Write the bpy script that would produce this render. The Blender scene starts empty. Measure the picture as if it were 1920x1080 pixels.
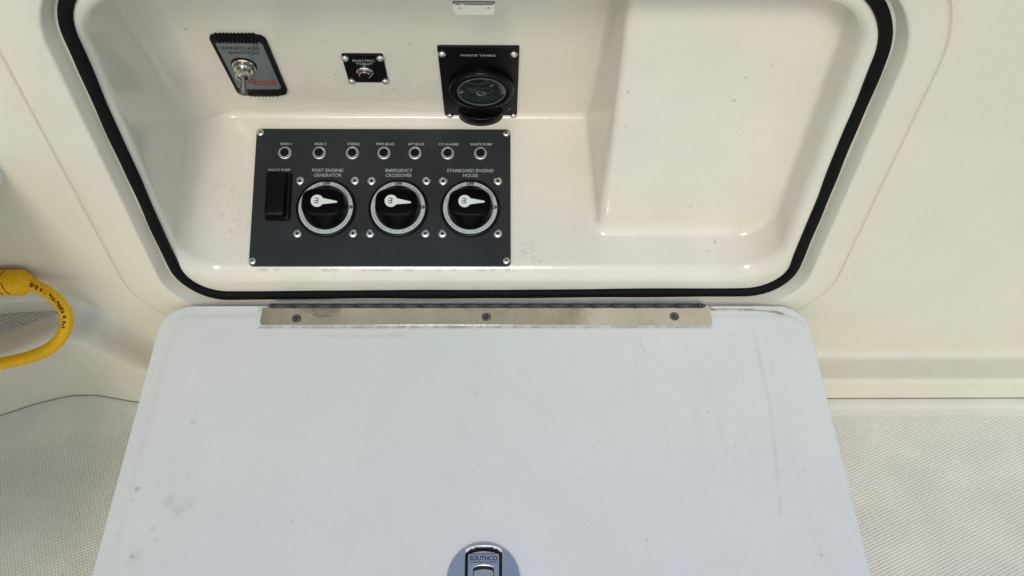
import bpy, bmesh, math, random
import numpy as np
from mathutils import Matrix, Vector

# ---------------------------------------------------------------- camera, sky, sun, exposure
S = bpy.context.scene
COL = S.collection
cam_d = bpy.data.cameras.new("camera"); cam = bpy.data.objects.new("camera", cam_d); COL.objects.link(cam)
cam_d.sensor_width = 36.0; cam_d.lens = 30.0; cam_d.clip_start = 0.02; cam_d.clip_end = 500.0
cam.matrix_world = (Matrix.Translation((0, -.635, .805)) @ Matrix.Rotation(math.radians(39.3), 4, 'X')
                    @ Matrix.Rotation(math.radians(-.9), 4, 'Y'))
S.camera = cam

SUN = Vector((-.10, -1.10, 1.0)).normalized()
elev = math.asin(SUN.z); azim = math.atan2(SUN.x, SUN.y)      # azimuth clockwise from +Y
W = bpy.data.worlds.new("World"); S.world = W; W.use_nodes = True
nt = W.node_tree
sky = nt.nodes.new("ShaderNodeTexSky"); sky.sky_type = 'NISHITA'; sky.sun_disc = False
sky.sun_elevation = elev; sky.sun_rotation = azim; sky.dust_density = 1.0; sky.air_density = 1.0; sky.ozone_density = 1.0
nt.links.new(sky.outputs[0], nt.nodes["Background"].inputs[0]); nt.nodes["Background"].inputs[1].default_value = .13
sd = bpy.data.lights.new("sun", 'SUN'); sd.energy = .9; sd.angle = math.radians(14); sd.color = (1, .955, .85)
so = bpy.data.objects.new("sun", sd); COL.objects.link(so)
so.rotation_euler = (-SUN).to_track_quat('-Z', 'Y').to_euler(); so.location = SUN * 5
S.view_settings.view_transform = 'Standard'; S.view_settings.look = 'None'
S.view_settings.exposure = .28; S.view_settings.gamma = 1.0
rnd = random.Random(4)
MM = .001

# ---------------------------------------------------------------- materials
def mat(name, color, rough=.5, metal=0., spec=.5, coat=0., grain=0., grain_scale=1500., bump=0., bump_scale=900.,
        stain=None, blotch=0., speck=0., speck_col=(.05, .045, .04), rough_var=0.):
    m = bpy.data.materials.new(name); m.use_nodes = True
    t = m.node_tree; n = t.nodes; b = n["Principled BSDF"]; L = t.links.new
    b.inputs["Base Color"].default_value = (*color, 1); b.inputs["Roughness"].default_value = rough
    b.inputs["Metallic"].default_value = metal; b.inputs["Specular IOR Level"].default_value = spec
    if coat: b.inputs["Coat Weight"].default_value = coat; b.inputs["Coat Roughness"].default_value = .08
    tc = n.new("ShaderNodeTexCoord")
    out = None
    def rgb(c):
        r = n.new("ShaderNodeRGB"); r.outputs[0].default_value = (*c, 1); return r.outputs[0]
    def noise(sc, det=2., w=None):
        x = n.new("ShaderNodeTexNoise"); x.inputs["Scale"].default_value = sc; x.inputs["Detail"].default_value = det
        L(tc.outputs["Object"], x.inputs["Vector"]); return x.outputs["Fac"]
    def rng(v, a, b_, c, d):
        x = n.new("ShaderNodeMapRange"); x.inputs[1].default_value = a; x.inputs[2].default_value = b_
        x.inputs[3].default_value = c; x.inputs[4].default_value = d; L(v, x.inputs[0]); return x.outputs[0]
    def mix(fac, a, b_, mode='MIX'):
        x = n.new("ShaderNodeMix"); x.data_type = 'RGBA'; x.blend_type = mode
        if isinstance(fac, float): x.inputs[0].default_value = fac
        else: L(fac, x.inputs[0])
        L(a, x.inputs[6]); L(b_, x.inputs[7]); return x.outputs[2]
    if grain or stain or blotch or speck:
        out = rgb(color)
        if blotch:
            v = rng(noise(14., 5.), .3, .7, 1 - blotch, 1 + blotch * .4)
            c = n.new("ShaderNodeCombineXYZ")
            for i in range(3): L(v, c.inputs[i])
            out = mix(1.0, out, c.outputs[0], 'MULTIPLY')
        if grain:
            v = rng(noise(grain_scale, 1.), .25, .75, 1 - grain, 1 + grain)
            c = n.new("ShaderNodeCombineXYZ")
            for i in range(3): L(v, c.inputs[i])
            out = mix(1.0, out, c.outputs[0], 'MULTIPLY')
        if speck:
            v = rng(noise(260., 2.), .735, .78, 0, speck)
            out = mix(v, out, rgb(speck_col))
        if stain:
            for att, c in stain:
                a = n.new("ShaderNodeAttribute"); a.attribute_name = att
                out = mix(a.outputs["Fac"], out, rgb(c))
        L(out, b.inputs["Base Color"])
    if rough_var:
        L(rng(noise(35., 4.), .3, .7, rough - rough_var, rough + rough_var), b.inputs["Roughness"])
    if bump:
        bp = n.new("ShaderNodeBump"); bp.inputs["Strength"].default_value = 1.0; bp.inputs["Distance"].default_value = bump
        L(noise(bump_scale, 2.), bp.inputs["Height"]); L(bp.outputs[0], b.inputs["Normal"])
    return m

CREAM = (.705, .665, .52)
M = {}
M['cream'] = mat('cream_gelcoat', CREAM, .20, spec=.5, grain=.08, grain_scale=1300, bump=.00035, bump_scale=60, blotch=.03, speck=.25)
M['tray'] = mat('tray_gelcoat', (.735, .69, .565), .15, spec=.5, grain=.06, grain_scale=1300, bump=.00025, bump_scale=60, blotch=.04, speck=.2,
                stain=[('grime', (.16, .14, .11)), ('yellowing', (.50, .42, .26))])
M['white'] = mat('white_lid_plastic', (.77, .775, .72), .34, spec=.45, rough_var=.07, grain=.07, grain_scale=1000, bump=.0004, bump_scale=26, blotch=.025,
                 stain=[('grime', (.33, .31, .27)), ('rust', (.20, .115, .05))])
M['shelf'] = mat('white_moulding', (.78, .77, .72), .35, grain=.04)
M['rubber'] = mat('black_rubber', (.004, .004, .004), .6, spec=.12, bump=.0004, bump_scale=500)
M['panel'] = mat('charcoal_panel', (.0235, .0262, .0268), .45, spec=.22, blotch=.22, grain=.25, grain_scale=1500, bump=.00006, bump_scale=1600, rough_var=.05)
M['black'] = mat('black_plastic', (.0022, .0025, .0027), .3, spec=.16)
M['blackm'] = mat('black_satin', (.0035, .0035, .0035), .5, spec=.15)
M['steel'] = mat('stainless_steel', (.66, .65, .62), .34, metal=1., bump=.0003, bump_scale=400)
M['brushed'] = mat('weathered_stainless', (.68, .64, .56), .16, metal=1., grain=.10, grain_scale=600, blotch=.16, rough_var=.08, bump=.0004, bump_scale=60,
                   stain=[('rust', (.10, .055, .025))])
M['corroded'] = mat('corroded_screw', (.16, .145, .12), .55, metal=.7, grain=.6, grain_scale=700, bump=.002, bump_scale=500)
M['chrome'] = mat('chrome', (.66, .66, .64), .36, metal=1.)
M['catch'] = mat('bright_stainless', (.86, .85, .76), .42, metal=1., grain=.05)
M['knob'] = mat('knob_black', (.0016, .0016, .0016), .36, spec=.06)
M['knuckle2'] = mat('toggle_steel', (.16, .155, .15), .38, metal=.8)
M['knuckle'] = mat('tarnished_shaded_hinge', (.055, .055, .052), .6, metal=.3, grain=.3, grain_scale=500)  # base also darkened for the shadow and dark reflection along the knuckles
M['latch'] = mat('satin_chrome_latch', (.78, .78, .78), .34, metal=1., grain=.05)
M['latchdark'] = mat('latch_pocket', (.012, .012, .016), .5)
M['print'] = mat('white_print', (.36, .38, .37), .6)
M['bprint'] = mat('black_print', (.015, .015, .015), .6)
M['ring'] = mat('grey_dial_ring', (.46, .49, .47), .45, grain=.12)
M['pointer'] = mat('pale_pointer', (.66, .70, .62), .5)
M['plate'] = mat('grey_face_plate', (.14, .165, .165), .38, metal=.25, grain=.05)
M['red'] = mat('red_print', (.33, .02, .03), .5)
M['yellow'] = mat('yellow_cable_jacket', (.85, .46, .0), .42, spec=.3, grain=.08, grain_scale=300, bump=.0003, bump_scale=200)
M['cprint'] = mat('brown_cable_print', (.16, .055, .004), .55)
M['gap'] = mat('dark_sealant', (.12, .10, .075), .7)
M['gauge'] = mat('gauge_dial', (.012, .016, .018), .3)
M['gmark'] = mat('gauge_markings', (.10, .115, .115), .5)
g = mat('gauge_glass', (.9, .95, .95), .03); g.node_tree.nodes["Principled BSDF"].inputs["Transmission Weight"].default_value = 1.0; M['glass'] = g

def nonskid(name, color, pitch, depth, ang, masked):
    m = mat(name, color, .42, spec=.45, grain=.06, grain_scale=1100, blotch=.10)
    t = m.node_tree; n = t.nodes; L = t.links.new; b = n["Principled BSDF"]
    tc = n.new("ShaderNodeTexCoord"); mp = n.new("ShaderNodeMapping"); mp.inputs["Rotation"].default_value[2] = math.radians(ang)
    s = 2 * math.pi / pitch; mp.inputs["Scale"].default_value = (s, s * 1.0, 0)
    L(tc.outputs["Object"], mp.inputs["Vector"]); sp = n.new("ShaderNodeSeparateXYZ"); L(mp.outputs[0], sp.inputs[0])
    def mth(op, a, b_=None):
        x = n.new("ShaderNodeMath"); x.operation = op
        for i, v in enumerate((a, b_)):
            if v is None: continue
            if isinstance(v, (int, float)): x.inputs[i].default_value = v
            else: L(v, x.inputs[i])
        return x.outputs[0]
    h = mth('ADD', mth('SINE', sp.outputs[0]), mth('SINE', sp.outputs[1]))
    h = mth('MULTIPLY', mth('MINIMUM', h, .7), .5)
    if masked:
        a = n.new("ShaderNodeAttribute"); a.attribute_name = 'nonskid'; h = mth('MULTIPLY', h, a.outputs["Fac"])
    bp = n.new("ShaderNodeBump"); bp.inputs["Distance"].default_value = depth; L(h, bp.inputs["Height"]); L(bp.outputs[0], b.inputs["Normal"])
    return m
M['deck'] = nonskid('nonskid_deck', (.82, .785, .66), .0036, .00055, -24, True)
M['patch'] = nonskid('nonskid_step', (.68, .65, .56), .0042, .0012, 28, False)

# ---------------------------------------------------------------- mesh helpers
def link(name, me, m, parent=None, smooth=True, mtx=None):
    o = bpy.data.objects.new(name, me); COL.objects.link(o)
    if m is not None and not len(me.materials): me.materials.append(m)
    if smooth: me.shade_smooth()
    if parent: o.parent = parent
    if mtx is not None: o.matrix_local = mtx
    return o
def tag(o, label=None, cat=None, group=None, kind=None):
    for k, v in (('label', label), ('category', cat), ('group', group), ('kind', kind)):
        if v: o[k] = v
    return o
def empty(name, mtx, label, cat, group=None):
    o = bpy.data.objects.new(name, None); COL.objects.link(o); o.matrix_world = mtx; o.empty_display_size = .01
    return tag(o, label, cat, group)
def frame(o, V, X=(1, 0, 0)):
    X = Vector(X); V = Vector(V).normalized(); N = X.cross(V)
    return Matrix(((X.x, V.x, N.x, o[0]), (X.y, V.y, N.y, o[1]), (X.z, V.z, N.z, o[2]), (0, 0, 0, 1)))
def T(u, v, n=0., rot=0.):
    return Matrix.Translation((u * MM, v * MM, n * MM)) @ Matrix.Rotation(math.radians(rot), 4, 'Z')
def from_grid(name, P, keep=None, attrs=None, flip=False):
    """P: (r, c, 3) array -> mesh; keep: bool mask of quads."""
    r, c = P.shape[:2]; idx = np.arange(r * c).reshape(r, c)
    q = np.stack([idx[:-1, :-1], idx[:-1, 1:], idx[1:, 1:], idx[1:, :-1]], -1)
    if flip: q = q[..., ::-1]
    q = q.reshape(-1, 4)
    if keep is not None: q = q[keep.reshape(-1)]
    used = np.unique(q); remap = -np.ones(r * c, int); remap[used] = np.arange(len(used))
    q = remap[q]; V = P.reshape(-1, 3)[used]
    me = bpy.data.meshes.new(name)
    me.vertices.add(len(V)); me.vertices.foreach_set('co', V.astype(np.float32).ravel())
    me.loops.add(q.size); me.loops.foreach_set('vertex_index', q.astype(np.int32).ravel())
    me.polygons.add(len(q)); me.polygons.foreach_set('loop_start', np.arange(0, q.size, 4, dtype=np.int32))
    for k, a in (attrs or {}).items():
        at = me.attributes.new(k, 'FLOAT', 'POINT'); at.data.foreach_set('value', a.reshape(-1)[used].astype(np.float32))
    me.update(calc_edges=True); me.validate()
    return me
def lathe(name, prof, seg=32, cap=True):
    """prof: [(r, z)] in mm from bottom/outside to top/centre."""
    bm = bmesh.new(); rings = []
    for r, z in prof:
        if r < 1e-6: rings.append([bm.verts.new((0, 0, z * MM))])
        else: rings.append([bm.verts.new((r * MM * math.cos(2 * math.pi * k / seg), r * MM * math.sin(2 * math.pi * k / seg), z * MM)) for k in range(seg)])
    for a, b in zip(rings, rings[1:]):
        for k in range(seg):
            k2 = (k + 1) % seg
            if len(a) == 1 and len(b) == 1: continue
            if len(b) == 1: bm.faces.new((a[k], a[k2], b[0]))
            elif len(a) == 1: bm.faces.new((a[0], b[k2], b[k]))
            else: bm.faces.new((a[k], a[k2], b[k2], b[k]))
    me = bpy.data.meshes.new(name); bm.to_mesh(me); bm.free(); sharp(me); return me
def sharp(me, deg=38):
    me.shade_smooth()
    bm = bmesh.new(); bm.from_mesh(me)
    for e in bm.edges:
        if len(e.link_faces) == 2 and e.calc_face_angle(0) > math.radians(deg): e.smooth = False
    bm.to_mesh(me); bm.free()
def rr(w, h, r, cx=0., cy=0., n=7):
    pts = []
    for sx, sy, a0 in ((1, -1, -90), (1, 1, 0), (-1, 1, 90), (-1, -1, 180)):
        for k in range(n + 1):
            a = math.radians(a0 + 90 * k / n)
            pts.append((cx + sx * (w / 2 - r) + r * math.cos(a), cy + sy * (h / 2 - r) + r * math.sin(a)))
    return pts
def circ(r, cx=0., cy=0., n=24):
    return [(cx + r * math.cos(2 * math.pi * k / n), cy + r * math.sin(2 * math.pi * k / n)) for k in range(n)]
def plate(name, outlines, th, bev=.3, res=2):
    """flat plate in mm with holes, its back at n=0, its front at n=th."""
    cu = bpy.data.curves.new(name, 'CURVE'); cu.dimensions = '2D'; cu.fill_mode = 'BOTH'
    for pts in outlines:
        s = cu.splines.new('POLY'); s.points.add(len(pts) - 1); s.use_cyclic_u = True
        for p, (x, y) in zip(s.points, pts): p.co = (x * MM, y * MM, 0, 1)
    cu.extrude = max(th / 2 - bev, 0) * MM; cu.bevel_depth = bev * MM; cu.bevel_resolution = res; cu.offset = -bev * MM
    o = bpy.data.objects.new(name, cu); COL.objects.link(o)
    me = bpy.data.meshes.new_from_object(o.evaluated_get(bpy.context.evaluated_depsgraph_get()))
    bpy.data.objects.remove(o); bpy.data.curves.remove(cu)
    me.name = name; me.transform(Matrix.Translation((0, 0, th / 2 * MM))); sharp(me, 30); me.materials.clear(); return me
def text_mesh(body, size, sx=1., shear=0., bold=0., align='CENTER'):
    cu = bpy.data.curves.new("lettering", 'FONT'); cu.body = body; cu.size = size * MM; cu.align_x = align; cu.align_y = 'CENTER'
    cu.shear = shear; cu.offset = bold * MM; cu.resolution_u = 4
    o = bpy.data.objects.new("lettering", cu); COL.objects.link(o)
    me = bpy.data.meshes.new_from_object(o.evaluated_get(bpy.context.evaluated_depsgraph_get()))
    bpy.data.objects.remove(o); bpy.data.curves.remove(cu)
    me.materials.clear(); me.name = "lettering"
    if sx != 1.: me.transform(Matrix.Diagonal((sx, 1, 1, 1)))
    return me
def lettering(body, size, u, v, n, parent, m, rot=0., **k):
    o = link("lettering", text_mesh(body, size, **k), m, parent, False, T(u, v, n, rot)); return o
def join(name, meshes):
    """meshes: [(mesh, matrix)] -> one mesh."""
    bm = bmesh.new()
    for me, mx in meshes:
        t = me.copy(); t.transform(mx); bm.from_mesh(t); bpy.data.meshes.remove(t)
    out = bpy.data.meshes.new(name); bm.to_mesh(out); bm.free(); return out
def tube(name, path, rad, seg=14, closed=False, prof=None):
    P = [Vector(p) for p in path]; n = len(P); bm = bmesh.new(); rings = []
    up = Vector((0, 0, 1)); prev = None
    for i in range(n):
        t = (P[(i + 1) % n] - P[i - 1]) if closed else (P[min(i + 1, n - 1)] - P[max(i - 1, 0)]); t.normalize()
        if prev is None: a = t.orthogonal().normalized()
        else: a = (prev - t * prev.dot(t)).normalized()
        prev = a; b = t.cross(a); r = rad[i] if isinstance(rad, (list, tuple)) else rad
        rings.append([bm.verts.new(P[i] + r * (a * math.cos(2 * math.pi * k / seg) + b * math.sin(2 * math.pi * k / seg))) for k in range(seg)])
    for i in range(n if closed else n - 1):
        A, B = rings[i], rings[(i + 1) % n]
        for k in range(seg): bm.faces.new((A[k], A[(k + 1) % seg], B[(k + 1) % seg], B[k]))
    if not closed: bm.faces.new(rings[0][::-1]); bm.faces.new(rings[-1])
    me = bpy.data.meshes.new(name); bm.to_mesh(me); bm.free(); me.shade_smooth(); return me
def catmull(pts, k=10):
    P = [np.array(p, float) for p in pts]; P = [2 * P[0] - P[1]] + P + [2 * P[-1] - P[-2]]; out = []
    for i in range(1, len(P) - 2):
        for t in np.linspace(0, 1, k, endpoint=False):
            a, b, c, d = P[i - 1:i + 3]
            out.append(.5 * (2 * b + (c - a) * t + (2 * a - 5 * b + 4 * c - d) * t * t + (3 * b - a - 3 * c + d) * t ** 3))
    out.append(P[-2]); return [tuple(p) for p in out]
def smooth01(x, a, b):
    t = np.clip((x - a) / (b - a), 0, 1); return t * t * (3 - 2 * t)
def sd_rr(x, z, x0, x1, z0, z1, r):
    qx = np.abs(x - (x0 + x1) / 2) - (x1 - x0) / 2 + r; qz = np.abs(z - (z0 + z1) / 2) - (z1 - z0) / 2 + r
    return np.hypot(np.maximum(qx, 0), np.maximum(qz, 0)) + np.minimum(np.maximum(qx, qz), 0) - r
def smax(a, b, r):
    u = np.maximum(a + r, 0); v = np.maximum(b + r, 0); return np.minimum(-r, np.maximum(a, b)) + np.hypot(u, v)
def smin(a, b, r): return -smax(-a, -b, r)
def seg_dist(u, v, pts):
    d = np.full(u.shape, 9.)
    for (x0, y0), (x1, y1) in zip(pts, pts[1:]):
        ex, ey = x1 - x0, y1 - y0; t = np.clip(((u - x0) * ex + (v - y0) * ey) / (ex * ex + ey * ey + 1e-12), 0, 1)
        d = np.minimum(d, np.hypot(u - x0 - t * ex, v - y0 - t * ey))
    return d
def axis(*parts):
    return np.unique(np.round(np.concatenate([np.arange(a, b + 1e-9, s) for a, b, s in parts]), 5))
def vnoise(u, v, sc, seed):
    rs = np.random.RandomState(seed); G = rs.rand(64, 64)
    x = u * sc; y = v * sc; xi = np.floor(x).astype(int); yi = np.floor(y).astype(int); fx = x - xi; fy = y - yi
    fx = fx * fx * (3 - 2 * fx); fy = fy * fy * (3 - 2 * fy)
    g = lambda i, j: G[i % 64, j % 64]
    return (g(xi, yi) * (1 - fx) + g(xi + 1, yi) * fx) * (1 - fy) + (g(xi, yi + 1) * (1 - fx) + g(xi + 1, yi + 1) * fx) * fy

# ---------------------------------------------------------------- gasket ring (rounded rectangle in the wall plane y = 0)
GX0, GX1, GZ0, GZ1 = -.3672, .3385, .0200, .4330
GRB, GRT, GRS = .050, .063, .080
def ring_pts(off=0., n=14, nside=40):
    pts = []
    def corner(cx, cz, r, a0):
        for k in range(n + 1):
            a = math.radians(a0 + 90 * k / n); pts.append((cx + (r + off) * math.cos(a), cz + (r + off) * math.sin(a)))
    def side(p, q):
        for k in range(1, nside): pts.append((p[0] + (q[0] - p[0]) * k / nside, p[1] + (q[1] - p[1]) * k / nside))
    cs = [(GX1 - GRB, GZ0 + GRB, GRB, -90), (GX1 - GRS, GZ1 - GRS, GRS, 0), (GX0 + GRT, GZ1 - GRT, GRT, 90), (GX0 + GRB, GZ0 + GRB, GRB, 180)]
    ends = []
    for i, c in enumerate(cs):
        corner(*c); nx = cs[(i + 1) % 4]; a = math.radians(c[3] + 90); b = math.radians(nx[3])
        side((c[0] + (c[2] + off) * math.cos(a), c[1] + (c[2] + off) * math.sin(a)), (nx[0] + (nx[2] + off) * math.cos(b), nx[1] + (nx[2] + off) * math.sin(b)))
    return np.array(pts)
def tilt(p):                       # the opening sits a touch higher at its starboard end
    q = p.copy(); w = np.clip(1 - (q[:, 1] - .02) / .12, 0, 1); q[:, 1] += w * ((q[:, 0] + .37) * .0105 - .003); return q

# ---------------------------------------------------------------- SETTING: cockpit wall (raised frame round the opening + plain wall + cove, ledge and step)
def wall_y(x):                     # plain wall, curving forward to port
    t = np.maximum(-x - .43, 0); R = 1.5; t1 = np.minimum(t, .24)
    y = -(R - np.sqrt(R * R - t1 * t1)); t2 = np.clip(t - .24, 0, .10); s = .24 / math.sqrt(R * R - .24 ** 2)
    y = y - s * t2 - 4.0 * t2 ** 2; t3 = np.maximum(t - .34, 0); return -.0148 + y - (s + .8) * t3
base = ring_pts(0.)
offs = [(-.001, .001), (.003, .0), (.0078, 0.), (.0086, -.0004), (.0094, -.0018), (.0140, -.0130), (.0148, -.0146), (.0158, -.0155), (.0172, -.0160),
        (.024, -.0162), (.034, -.0162), (.044, -.0161), (.0500, -.0160), (.0508, -.0155), (.0512, -.0128), (.0520, -.0120), (.0530, -.0127), (.0536, -.0144), (.055, -.0148)]
rows = []
for d, y in offs:
    p = tilt(ring_pts(d)); p[:, 0] -= .005 * float(smooth01(np.array(d), .02, .05)); rows.append(np.stack([p[:, 0], np.full(len(p), y), p[:, 1]], -1))
last = rows[-1]
bx0, bx1, bz0, bz1 = -1.15, 1.35, -.07, .66
cx, cz = -.0145, .22
dirx = last[:, 0] - cx; dirz = last[:, 2] - cz
tgt = []
for x, z, dx, dz in zip(last[:, 0], last[:, 2], dirx, dirz):
    tx = (bx1 - cx) / dx if dx > 1e-9 else ((bx0 - cx) / dx if dx < -1e-9 else 1e9)
    tz = (bz1 - cz) / dz if dz > 1e-9 else ((bz0 - cz) / dz if dz < -1e-9 else 1e9)
    t = min(tx, tz); tgt.append((cx + dx * t, cz + dz * t))
tgt = np.array(tgt)
for f in (.01, .03, .06, .1, .15, .2, .25, .3, .36, .43, .5, .6, .7, .8, .9, 1.):
    q = last.copy(); q[:, 0] += (tgt[:, 0] - last[:, 0]) * f; q[:, 2] += (tgt[:, 1] - last[:, 2]) * f; q[:, 1] = wall_y(q[:, 0]); rows.append(q)
P = np.array(rows); P = np.concatenate([P, P[:, :1]], 1)
wall = link("wall", from_grid("wall", P), M['cream']); tag(wall, "cream gelcoat cockpit wall with a raised frame around the open compartment", kind='structure')

def fillet_poly(pts, rads, n=8, straight=6):
    out = []; pts = [np.array(p, float) for p in pts]
    prev_end = pts[0]
    for i in range(1, len(pts) - 1):
        a, b, c = pts[i - 1], pts[i], pts[i + 1]; r = rads[i - 1]
        u = (a - b) / np.linalg.norm(a - b); v = (c - b) / np.linalg.norm(c - b)
        ang = math.acos(np.clip(u @ v, -1, 1)); t = r / math.tan(ang / 2); p0 = b + u * t; p1 = b + v * t
        for k in range(straight): out.append(prev_end + (p0 - prev_end) * k / straight)
        w = (u + v) / np.linalg.norm(u + v); cc = b + w * r / math.sin(ang / 2)
        for k in range(n):
            s = k / n; # slerp about the centre
            e0 = p0 - cc; e1 = p1 - cc; om = math.acos(np.clip(e0 @ e1 / (r * r), -1, 1))
            out.append(cc + (math.sin((1 - s) * om) * e0 + math.sin(s * om) * e1) / math.sin(om))
        prev_end = p1
    for k in range(straight + 1): out.append(prev_end + (pts[-1] - prev_end) * k / straight)
    return np.array(out)
GAPX = np.array([-1.3, -.80, -.70, -.6235, -.585, -.5468, -.5136, -.487, -.4597, -.42, 1.5])
GAPY = np.array([-.22, -.145, -.105, -.0766, -.0590, -.0475, -.0462, -.0515, -.0572, -.0545, -.0530])
_xs = np.linspace(-1.3, 1.5, 2801); _g = np.interp(_xs, GAPX, GAPY); _k = np.hanning(31); _k /= _k.sum()
_g = np.convolve(np.pad(_g, 15, mode='edge'), _k, mode='valid')
def gap_y(x): return np.interp(x, _xs, _g)
xs = axis((-1.15, -.72, .02), (-.72, -.36, .003), (-.36, .44, .03), (.44, 1.35, .03))
rows = []
for x in xs:
    w = float(wall_y(x)) + .0004; s = float(smooth01(np.array(-x), .385, .508)); gy = float(gap_y(x)); s2 = float(smooth01(np.array(-x), .44, .60))
    zt = -.0885 + s * (.0885 + .0220); yf = float(np.interp(x, [-1.3, -.7, -.62, -.55, -.495, -.46, -.42, -.40], [-.30, -.148, -.118, -.087, -.0595, -.0565, -.0545, -.0540]))
    r1 = .010 * (1 - s) + .02 * s + .03 * s * (1 - s); r2 = .006 * (1 - s) + .013 * s + .03 * s * (1 - s); yf2 = gy
    rows.append(fillet_poly([(w, zt + .05), (w, zt), (yf - .002 * s, zt), (yf2, -.1282), (yf2 + .010, -.150)], [r1, r2, .002]))
P = np.array(rows); P = np.concatenate([np.repeat(xs[:, None, None], P.shape[1], 1), P], 2)
o = link("ledge", from_grid("ledge", P, flip=True), M['cream'], wall)
# non-skid patch on top of the port step
pts = [(-.74, -.045), (-.62, -.027), (-.56, -.0225), (-.525, -.0215), (-.509, -.0245), (-.503, -.0300), (-.507, -.0360), (-.532, -.0485), (-.56, -.062), (-.61, -.087), (-.74, -.150)]
me = plate("nonskid_patch", [[(a * 1000, b * 1000) for a, b in catmull(pts + [pts[0]], 6)[:-1]]], 1.6, .5)
o = link("nonskid_patch", me, M['patch'], wall, False, Matrix.Translation((0, 0, .0219)))

# ---------------------------------------------------------------- SETTING: cockpit sole (one sheet, moulded edge, non-skid field)
xs = axis((-1.25, -.72, .03), (-.72, -.34, .004), (-.34, .40, .03), (.40, 1.45, .03))
ds = np.array([-.006, -.002, -.0018, -.0012, 0., .002, .006, .010, .0115, .013, .0145, .016, .02, .0235, .026, .03, .034, .04, .046, .055, .07, .1, .15, .2, .3, .45, .7, 1.1])
zz = np.interp(ds, [-.006, -.002, -.0018, -.0012, 0., .002, .010, .0145, 1.2], [-.145, -.135, -.132, -.1302, -.1295, -.1293, -.1293, -.1305, -.1305])
X, D = np.meshgrid(xs, ds); G = gap_y(X) - .0009
Y = G - D - np.clip((D - .05) / .25, 0, 1) * ((-.056) - G) * -1 * np.clip(D * 4, 0, 1) * 0
Z = np.repeat(zz[:, None], len(xs), 1)
portb = smooth01(-X, .43, .50)
Z = np.where((D > .008), Z * (1 - portb) + portb * -.1296, Z)
ns = smooth01(D, .0225 + .024 * portb, .0265 + .040 * portb)
deck = link("floor", from_grid("floor", np.stack([X, Y, Z], -1), attrs={'nonskid': ns}, flip=True), M['deck'])
tag(deck, "off-white cockpit floor with raised diamond non-skid texture", kind='structure')
gapm = from_grid("joint_gap", np.stack([np.repeat(xs[:, None], 2, 1), np.stack([gap_y(xs) + .02, gap_y(xs) - .02], 1), np.full((len(xs), 2), -.1345)], -1), flip=True)
link("joint_gap", gapm, M['gap'], deck)

# ---------------------------------------------------------------- THING: moulded recessed tray
FL0, FLS, BK = .0536, math.radians(27.8), math.radians(70.5)
def tray_air(x, y, z):
    side = sd_rr(x, z, -.3585, .3195, -.0300, .4040, .048) + np.maximum(y, 0) * .045
    floor = ((FL0 + math.tan(FLS) * y) - z) * math.cos(FLS)
    back = (y - (.174 - (z - .145) / math.tan(BK))) * math.sin(BK)
    v = smax(smax(floor, back, .007), side, .040)
    boss = smax(.1165 - np.maximum(y - .047, 0) * .085 - x, .047 - y, .009)
    v = smax(v, -boss, .008)
    return smin(y, v, .013)
ax = axis((-.374, -.362, .002), (-.362, -.325, .00035), (-.325, .090, .0025), (.090, .135, .0005), (.135, .285, .0025), (.285, .323, .00045), (.323, .346, .002))
az = axis((.010, .036, .002), (.036, .075, .0006), (.075, .090, .0008), (.09, .13, .002), (.13, .155, .0008), (.155, .370, .0025), (.370, .408, .0004), (.408, .444, .002))
X, Z = np.meshgrid(ax, az); lo = np.full(X.shape, -.03); hi = np.full(X.shape, .22)
for _ in range(34):
    mid = (lo + hi) / 2; inside = tray_air(X, mid, Z) < 0; lo = np.where(inside, mid, lo); hi = np.where(inside, hi, mid)
Y = (lo + hi) / 2 - .0004
sdg = sd_rr(X, Z, GX0, GX1, GZ0, GZ1, .05)
kq = (sdg[:-1, :-1] < .002) & (sdg[1:, 1:] < .002) & (sdg[1:, :-1] < .002) & (sdg[:-1, 1:] < .002)
V = (Y) / math.cos(FLS)                                             # distance up the sloping floor, metres
onfloor = (np.abs(Z - FL0 - math.tan(FLS) * Y) < .006)
gr = np.zeros(X.shape)
N1 = vnoise(X, V, 900, 1); N2 = vnoise(X, V, 300, 2)
for cxm, cvm, rad, amp in ((33, 30, 14, .6), (43, 18, 12, .5), (-192, 5, 5, .8), (-204, 6, 3, .5), (-150, 5.5, 9, .35), (-310, 60, 30, .35), (-318, 95, 26, .3), (-300, 30, 18, .25), (20, 4, 6, .3), (110, 20, 30, .18), (220, 12, 26, .2)):
    d = np.hypot(X - cxm * MM, V - cvm * MM) / (rad * MM)
    gr = np.maximum(gr, amp * np.clip(1.1 - d, 0, 1) * smooth01(N1 * .6 + N2 * .4, .56, .74))
gr = np.where(onfloor, gr * .6, 0)
dv = np.abs(V - .0068); gr = np.maximum(gr, np.where(onfloor & (X > -.287) & (X < .014), .35 * np.exp(-(dv / .0012) ** 2) * smooth01(vnoise(X, V * 0, 160, 7), .45, .9), 0))
rs = np.random.RandomState(9)
for _ in range(34):
    px, pz = rs.uniform(-.34, .30), rs.uniform(.06, .37); r = rs.uniform(.0006, .0011); gr = np.maximum(gr, rs.uniform(.25, .6) * (np.hypot(X - px, Z - pz) < r))
ye = .22 * smooth01(X, .24, .31) * smooth01(-Z, -.16, -.07) * (.4 + .6 * vnoise(X, Z, 60, 5))
ye = np.maximum(ye, .20 * smooth01(-np.hypot((X - .288) / .030, (Z - .082) / .034), -1.1, -.2) * smooth01(vnoise(X, Z, 90, 15) * .6 + vnoise(X, Z, 260, 16) * .4, .3, .8))
ye = np.maximum(ye, .28 * smooth01(-Z, -.040, -.026) * smooth01(vnoise(X, Z, 45, 11), .2, .9))
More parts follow.
